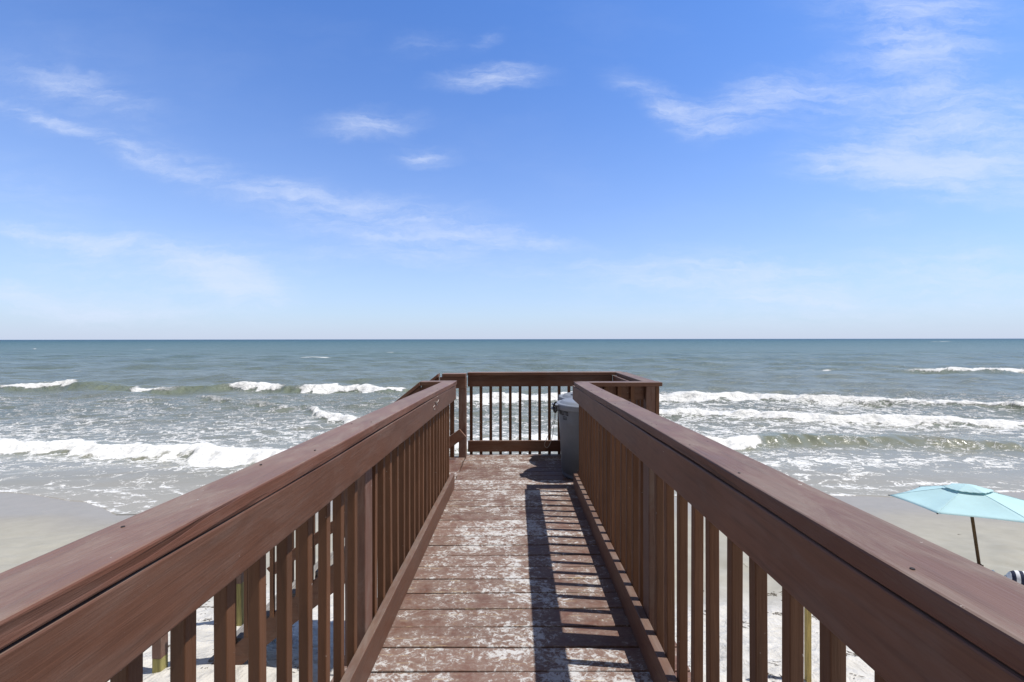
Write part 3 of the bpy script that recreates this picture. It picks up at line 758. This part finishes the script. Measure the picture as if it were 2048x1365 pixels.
def make_bin(loc, rz, label, writing):
    r = empty('trash_bin', loc, rz); tag(r, label, 'trash bin', 'bins on the platform')
    bo = link('bin_body', bin_body(), M_bin, r, smooth=True)
    ld = link('lid', bin_lid(), M_lid, r, bevel=.003, smooth=True)
    for a in (math.pi, 0):
        bm = bmesh.new()
        pts = [(.300, -.075, .70), (.345, -.060, .705), (.362, -.02, .71), (.362, .02, .71), (.345, .060, .705), (.300, .075, .70)]
        tube(bm, [Matrix.Rotation(a, 3, 'Z') @ Vector(p_) for p_ in pts], .011, 8); link('handle', bm, M_bin, r, smooth=True)
        bm = bmesh.new(); n0 = 0
        box(bm, .300, .350, -.06, .06, .735, .757)
        bm.transform(Matrix.Rotation(a, 4, 'Z')); link('lid_tab', bm, M_lid, ld, bevel=.006)
    return r, bo
BINC = Vector((.722, 4.615, flat(.7, 4.6, .001)[2]))
b1, body1 = make_bin(BINC, R(8), 'nearer grey plastic bin with black lettering, standing at the end of the right railing', True)
b2, body2 = make_bin(Vector((.80, 5.105, flat(.8, 5.1, .001)[2])), R(-40), 'farther grey bin behind the lettered bin, only its lid edge showing', False)
# lettering, wrapped round the body
def wrap_text(txt, size, zc, ang, parent, bold=.0):
    cu = bpy.data.curves.new('bin_lettering', 'FONT'); cu.body = txt; cu.size = size; cu.align_x = 'CENTER'; cu.align_y = 'CENTER'; cu.offset = bold
    cu.resolution_u = 3
    o = bpy.data.objects.new('tmp', cu); COL.objects.link(o); bpy.context.view_layer.update()
    me = bpy.data.meshes.new_from_object(o.evaluated_get(bpy.context.evaluated_depsgraph_get())); COL.objects.unlink(o); bpy.data.objects.remove(o)
    bm = bmesh.new(); bm.from_mesh(me)
    bmesh.ops.subdivide_edges(bm, edges=[e for e in bm.edges if e.calc_length() > .01], cuts=3)
    for vt in bm.verts:
        z = zc+vt.co.y; rr = .2885+(z-.70)*.05+.0012; a = ang+vt.co.x*1.0/rr
        vt.co = (rr*math.cos(a), rr*math.sin(a), z)
    bmesh.ops.solidify(bm, geom=list(bm.faces), thickness=.0006)
    return bm
link('bin_lettering', wrap_text('BRUTE', .055, .672, R(-8)+R(-152), None, .0016), M_blk, b1)
def patch_on(a0, a1, z0, z1, grow=.0014):
    bm = bmesh.new(); n_ = 8; rows = []
    for i in range(n_+1):
        a = a0+(a1-a0)*i/n_; col_ = []
        for z in (z0, z1):
            for g_ in (0, .0015):
                rr = .2885+(z-.70)*.05+grow-.001+g_; col_.append(bm.verts.new((rr*math.cos(a), rr*math.sin(a), z)))
        rows.append(col_)
    for A_, B_ in zip(rows, rows[1:]):
        bm.faces.new((A_[1], B_[1], B_[3], A_[3])); bm.faces.new((A_[0], A_[2], B_[2], B_[0])); bm.faces.new((A_[0], B_[0], B_[1], A_[1])); bm.faces.new((A_[2], A_[3], B_[3], B_[2]))
    bm.faces.new((rows[0][0], rows[0][1], rows[0][3], rows[0][2])); bm.faces.new((rows[-1][0], rows[-1][2], rows[-1][3], rows[-1][1]))
    return bm
aa = R(-8-146)
for (a0, a1, z0, z1) in ((-.09, .09, .622, .626), (-.09, .09, .594, .600), (-.09, -.078, .600, .622), (.078, .09, .600, .622), (-.05, .05, .606, .611)):
    link('label_mark', patch_on(aa+a0, aa+a1, z0+.015, z1+.015), M_blk, b1)
# bungee cord hooked on the near bin's handle
hc = Vector((BINC.x-.345, BINC.y-.06, BINC.z+.69))
cord = empty('bungee_cord', hc); tag(cord, 'thin looped cord with a dark clip hanging from the handle of the lettered bin', 'cord')
def cp(px, py, Yd=4.55): return P(px, py, Yd)
loop = [(1111,812),(1110,822),(1108,838),(1102,856),(1094,876),(1089,888),(1090,894),(1094,896),(1099,890),(1104,876),(1107,856),(1110,838),(1112,824),(1111.5,812)]
def crs(pts, n=5):
    out = []
    for i in range(len(pts)-1):
        a, b_, c_, d_ = pts[max(i-1, 0)], pts[i], pts[i+1], pts[min(i+2, len(pts)-1)]
        for k in range(n):
            t_ = k/n; out.append(.5*((2*b_)+(c_-a)*t_+(2*a-5*b_+4*c_-d_)*t_*t_+(3*b_-a-3*c_+d_)*t_**3))
    return out+[pts[-1]]
bm = bmesh.new(); tube(bm, crs([cp(*p_) for p_ in loop]), .0029, 6); link('cord_loop', bm, M_cord, cord, smooth=True, world=True)
bm = bmesh.new(); tube(bm, crs([cp(*p_, 4.5) for p_ in [(1113,804),(1109,808),(1107,815),(1108,823),(1111,825),(1113,820),(1112,812)]]), .009, 8); link('clip', bm, M_blk, cord, smooth=True, world=True)

# ------------------------------------------------------------------ umbrella
def cloth(name, col, tr=.25):
    m, t, b = new_mat(name)
    c = t.new('ShaderNodeTexCoord').outputs['Object']
    n = t.noise(c, 3, 5, .6); wv = t.noise(c, 220, 2, .5)
    t.put(b.inputs['Base Color'], t.mix(t.lin(n, .3, .7), tuple(x*.94 for x in col), tuple(min(1, x*1.04) for x in col)))
    b.inputs['Roughness'].default_value = .85
    t.l.new(t.bump(t.math('ADD', t.math('MULTIPLY', n, 1.0), t.math('MULTIPLY', wv, .05)), .3, .02), b.inputs['Normal'])
    o_ = [x for x in t.n if x.type == 'OUTPUT_MATERIAL'][0]
    tl = t.new('ShaderNodeBsdfTranslucent'); tl.inputs[0].default_value = (*col, 1)
    mx = t.new('ShaderNodeMixShader'); mx.inputs[0].default_value = tr
    t.l.new(b.outputs[0], mx.inputs[1]); t.l.new(tl.outputs[0], mx.inputs[2]); t.l.new(mx.outputs[0], o_.inputs[0])
    return m
M_aqua = cloth('pale_aqua_canvas', (.57, .79, .82), .33)
US = 1/1.1
uc = Vector((8.043*US, 7.815*US, CZ-2.634*US)); drop = .292*US
def Rm(a, b, c):
    return Matrix.Rotation(a, 3, 'X') @ Matrix.Rotation(b, 3, 'Y') @ Matrix.Rotation(c, 3, 'Z')
UM = Rm(-.0803, -.0462, -.6308)
base = uc+Vector((.235, 0, -1.5)); base.z = float(sand_h(base.x, base.y))
um = empty('beach_umbrella', base); tag(um, 'pale aqua six-panel beach umbrella on a wooden pole standing in the sand', 'umbrella')
def cpt(k, r, sag=0., lift=0.):       # point on the canopy; k in corner units, r 0..1
    k0 = math.floor(k); fr = k-k0
    def cor(kk): t_ = math.pi+2*math.pi*kk/6; return Vector((math.cos(t_), math.sin(t_), 0))
    p_ = cor(k0).lerp(cor(k0+1), fr)*r
    z = -drop*(r**1.12) - .035*r*math.sin(math.pi*fr)*math.sin(math.pi*min(1, r))-sag*math.sin(math.pi*fr)*r + lift
    pull = 1-.035*math.sin(math.pi*fr)*r
    return uc+UM @ Vector((p_.x*pull, p_.y*pull, z))
def canopy(r0, r1, lift, wave=0.):
    bm = bmesh.new(); NK, NR = 12, 12; g = {}
    for i in range(6*NK):
        for j in range(NR+1):
            r = r0+(r1-r0)*j/NR; wv = wave*math.sin(i*1.7)*(j/NR)**4
            g[i, j] = bm.verts.new(cpt(i/NK, r, 0, lift+wv))
    for i in range(6*NK):
        for j in range(NR):
            bm.faces.new((g[i, j], g[(i+1) % (6*NK), j], g[(i+1) % (6*NK), j+1], g[i, j+1]))
    if r0 < .02: bm.faces.new([g[i, 0] for i in range(6*NK)])
    return bm
def thick(o, t_=.002):
    s_ = o.modifiers.new('cloth_thickness', 'SOLIDIFY'); s_.thickness = t_; return o
cn = thick(link('canopy', canopy(.10, 1.0, 0), M_aqua, um, world=True, smooth=True))
for p_ in cn.data.polygons: p_.use_smooth = True
thick(link('vent_cap', canopy(.012, .30, .035, .005), M_aqua, um, world=True, smooth=True))
M_seam = cloth('aqua_seam', (.52, .73, .77), .2)
for k in range(6):
    bm = bmesh.new(); tube(bm, [cpt(k, .29+.70*i/10, 0, .0025) for i in range(11)], .0035, 5); link('seam', bm, M_seam, cn, world=True)
    bm = bmesh.new(); tube(bm, [cpt(k, .04+.93*i/10, 0, -.016) for i in range(11)], .006, 6); link('rib', bm, M_pole, um, world=True)
    tip = cpt(k, 1.0); bm = bmesh.new(); bmesh.ops.create_uvsphere(bm, u_segments=8, v_segments=6, radius=.011, matrix=Matrix.Translation(tip)); link('rib_tip', bm, M_blk, um, world=True, smooth=True)
axis = (base-uc).normalized()
bm = bmesh.new(); tube(bm, [uc+axis*.0, base+axis*.35], .0215, 14); link('pole', bm, M_pole, um, world=True, smooth=True)
jt = uc+axis*1.31
bm = bmesh.new(); tube(bm, [uc+axis*1.28, uc+axis*1.40], .032, 14); tube(bm, [jt+Vector((0, 0, 0)), jt+Vector((.06, 0, .004))], .012, 8); link('clamp', bm, M_pole, um, world=True, smooth=True)
bm = bmesh.new(); tube(bm, [uc+axis*.05, uc+axis*.12], .045, 12); link('hub', bm, M_pole, um, world=True, smooth=True)
bm = bmesh.new(); tube(bm, [uc+axis*.42, uc+axis*.47], .036, 12); link('runner', bm, M_pole, um, world=True, smooth=True)
for k in range(6):
    bm = bmesh.new(); tube(bm, [uc+axis*.44, cpt(k, .52, 0, -.02)], .005, 6); link('strut', bm, M_pole, um, world=True)

# ------------------------------------------------------------------ beach chair with striped pillow
M_navy, t_, b_ = new_mat('navy_white_stripes')
cc_ = t_.new('ShaderNodeTexCoord').outputs['Object']
xx_ = t_.xyz(cc_)[0]
fr_ = t_.math('FRACT', t_.math('MULTIPLY', t_.math('ADD', xx_, 5.012), 1/.078))
st_ = t_.math('GREATER_THAN', fr_, .5)
t_.put(b_.inputs['Base Color'], t_.mix(st_, (.68, .70, .74), (.012, .018, .05))); b_.inputs['Roughness'].default_value = .85
t_.l.new(t_.bump(t_.noise(cc_, 12, 5, .6), .3, .01), b_.inputs['Normal'])
M_whitef, t_, b_ = new_mat('white_frame_paint'); b_.inputs['Base Color'].default_value = (.72, .72, .70, 1); b_.inputs['Roughness'].default_value = .4
pc = P(2017, 1154, 6.15)                          # left end of the head pillow
_r = Matrix.Rotation(R(-34), 3, 'Z') @ Vector((-.23, -.115, 0))
chx, chy = pc.x-_r.x, pc.y-_r.y; cg = float(sand_h(chx, chy+.4))
ch = empty('beach_chair', (chx, chy, cg), R(-34)); tag(ch, 'low beach chair with a navy and white striped head pillow beside the umbrella', 'beach chair')
hp = pc.z-cg
def tb(nm, pts, r, m, par=None): bm = bmesh.new(); tube(bm, pts, r, 8); return link(nm, bm, m, par or ch, smooth=True)
bz = hp-.03
for sx in (-.26, .26):
    tb('frame_rail', [(sx, -.10, bz+.02), (sx, .22, .16), (sx, .62, .20)], .011, M_whitef)
    tb('leg', [(sx, .06, bz*.62), (sx, .34, .02)], .011, M_whitef)
    tb('leg', [(sx, .60, .20), (sx, .30, .02)], .011, M_whitef)
    tb('armrest', [(sx, -.02, bz*.72), (sx, .10, bz*.78), (sx, .42, bz*.70)], .016, M_whitef)
tb('foot_bar', [(-.26, .32, .02), (.26, .32, .02)], .011, M_whitef)
def sling(nm, pr_):
    bm = bmesh.new(); rows = []
    for (y, z) in pr_:
        rows.append([bm.verts.new((-.25+.5*i/10, y, z-.03*math.sin(math.pi*i/10))) for i in range(11)])
    for A_, B_ in zip(rows, rows[1:]):
        for i in range(10): bm.faces.new((A_[i], A_[i+1], B_[i+1], B_[i]))
    return thick(link(nm, bm, M_navy, ch, smooth=True), .004)
sling('backrest', [(-.10+.32*i/8, bz+.02+(.16-bz-.02)*i/8) for i in range(9)])
sling('seat', [(.22+.40*i/6, .16+.04*i/6) for i in range(7)])
bm = bmesh.new()
prof = []
for i in range(15):
    s_ = -1+2*i/14; rr = .098*(1-abs(s_)**6*.7); prof.append(((s_*.25, -.115-.0*abs(s_), hp-.0+.008*math.cos(s_*3)), rr))
tube(bm, [p_ for p_, _ in prof], [r_ for _, r_ in prof], 20); link('head_pillow', bm, M_navy, ch, smooth=True)

# ------------------------------------------------------------------ stake, wrack and debris on the sand
sp = P(1614, 1362, 4.19); g = float(sand_h(sp.x, sp.y))
st = empty('wooden_stake', (sp.x, sp.y, g)); tag(st, 'bare yellow wooden stake upright in the sand right of the walkway', 'stake')
bm = bmesh.new(); box(bm, -.017, .026, -.022, .022, -.3, 1.10); link('shaft', bm, M_raw, st, bevel=.003)
bm = bmesh.new(); box(bm, -.0165, .0255, -.0215, .0215, 1.1005, 1.16, lambda x, y, z: (x*(.35 if z > 1.12 else 1), y*(.35 if z > 1.12 else 1), z)); link('sawn_top', bm, M_green, st)
M_weed = raw_wood('dry_seaweed', (.10, .075, .045), 0)
bm = bmesh.new(); rr = random.Random(3)
def twig(cx, cy, L_, n_, rad):
    for _ in range(n_):
        a = rr.uniform(0, 6.28); l_ = L_*rr.uniform(.3, 1); x_ = cx+rr.gauss(0, L_*.5); y_ = cy+rr.gauss(0, L_*.22); pts = []
        for i in range(5):
            x_ += math.cos(a)*l_/5; y_ += math.sin(a)*l_/5*.7; a += rr.gauss(0, .5)
            pts.append((x_, y_, float(sand_h(x_, y_))+rad*rr.uniform(.6, 3)))
        tube(bm, pts, [rad*.6, rad, rad, rad*.8, rad*.4], 4)
for (px, py, n_, L_) in [(1480,1130,9,.10),(1545,1190,26,.13),(1555,1228,16,.12),(1490,1250,14,.16),(1405,1225,10,.12),(1540,1355,10,.10),(1700,1310,16,.16),(1625,1235,10,.12),(1405,1185,6,.1),(1700,1350,8,.12),
                         (352,1290,10,.16),(330,1300,10,.16),(400,1215,14,.2),(412,1240,10,.15),(600,1335,6,.1),(1922,1071,3,.06)]:
    Yd = 5.0
    for _ in range(6):
        x_ = (px-1034)*Yd/F; z_ = float(sand_h(x_, Yd)); Yd = F*(CZ-z_)/(py-679)
    twig((px-1034)*Yd/F, Yd, L_, n_, .0032)
for _ in range(420):
    x_ = rr.uniform(-7, 8); y_ = rr.uniform(1.5, 6.8); twig(x_, y_, rr.uniform(.03, .12), rr.randint(1, 4), .0026)
tag(link('dry_seaweed', bm, M_weed), 'dry seaweed and twigs scattered over the pale sand', 'seaweed', kind='stuff')
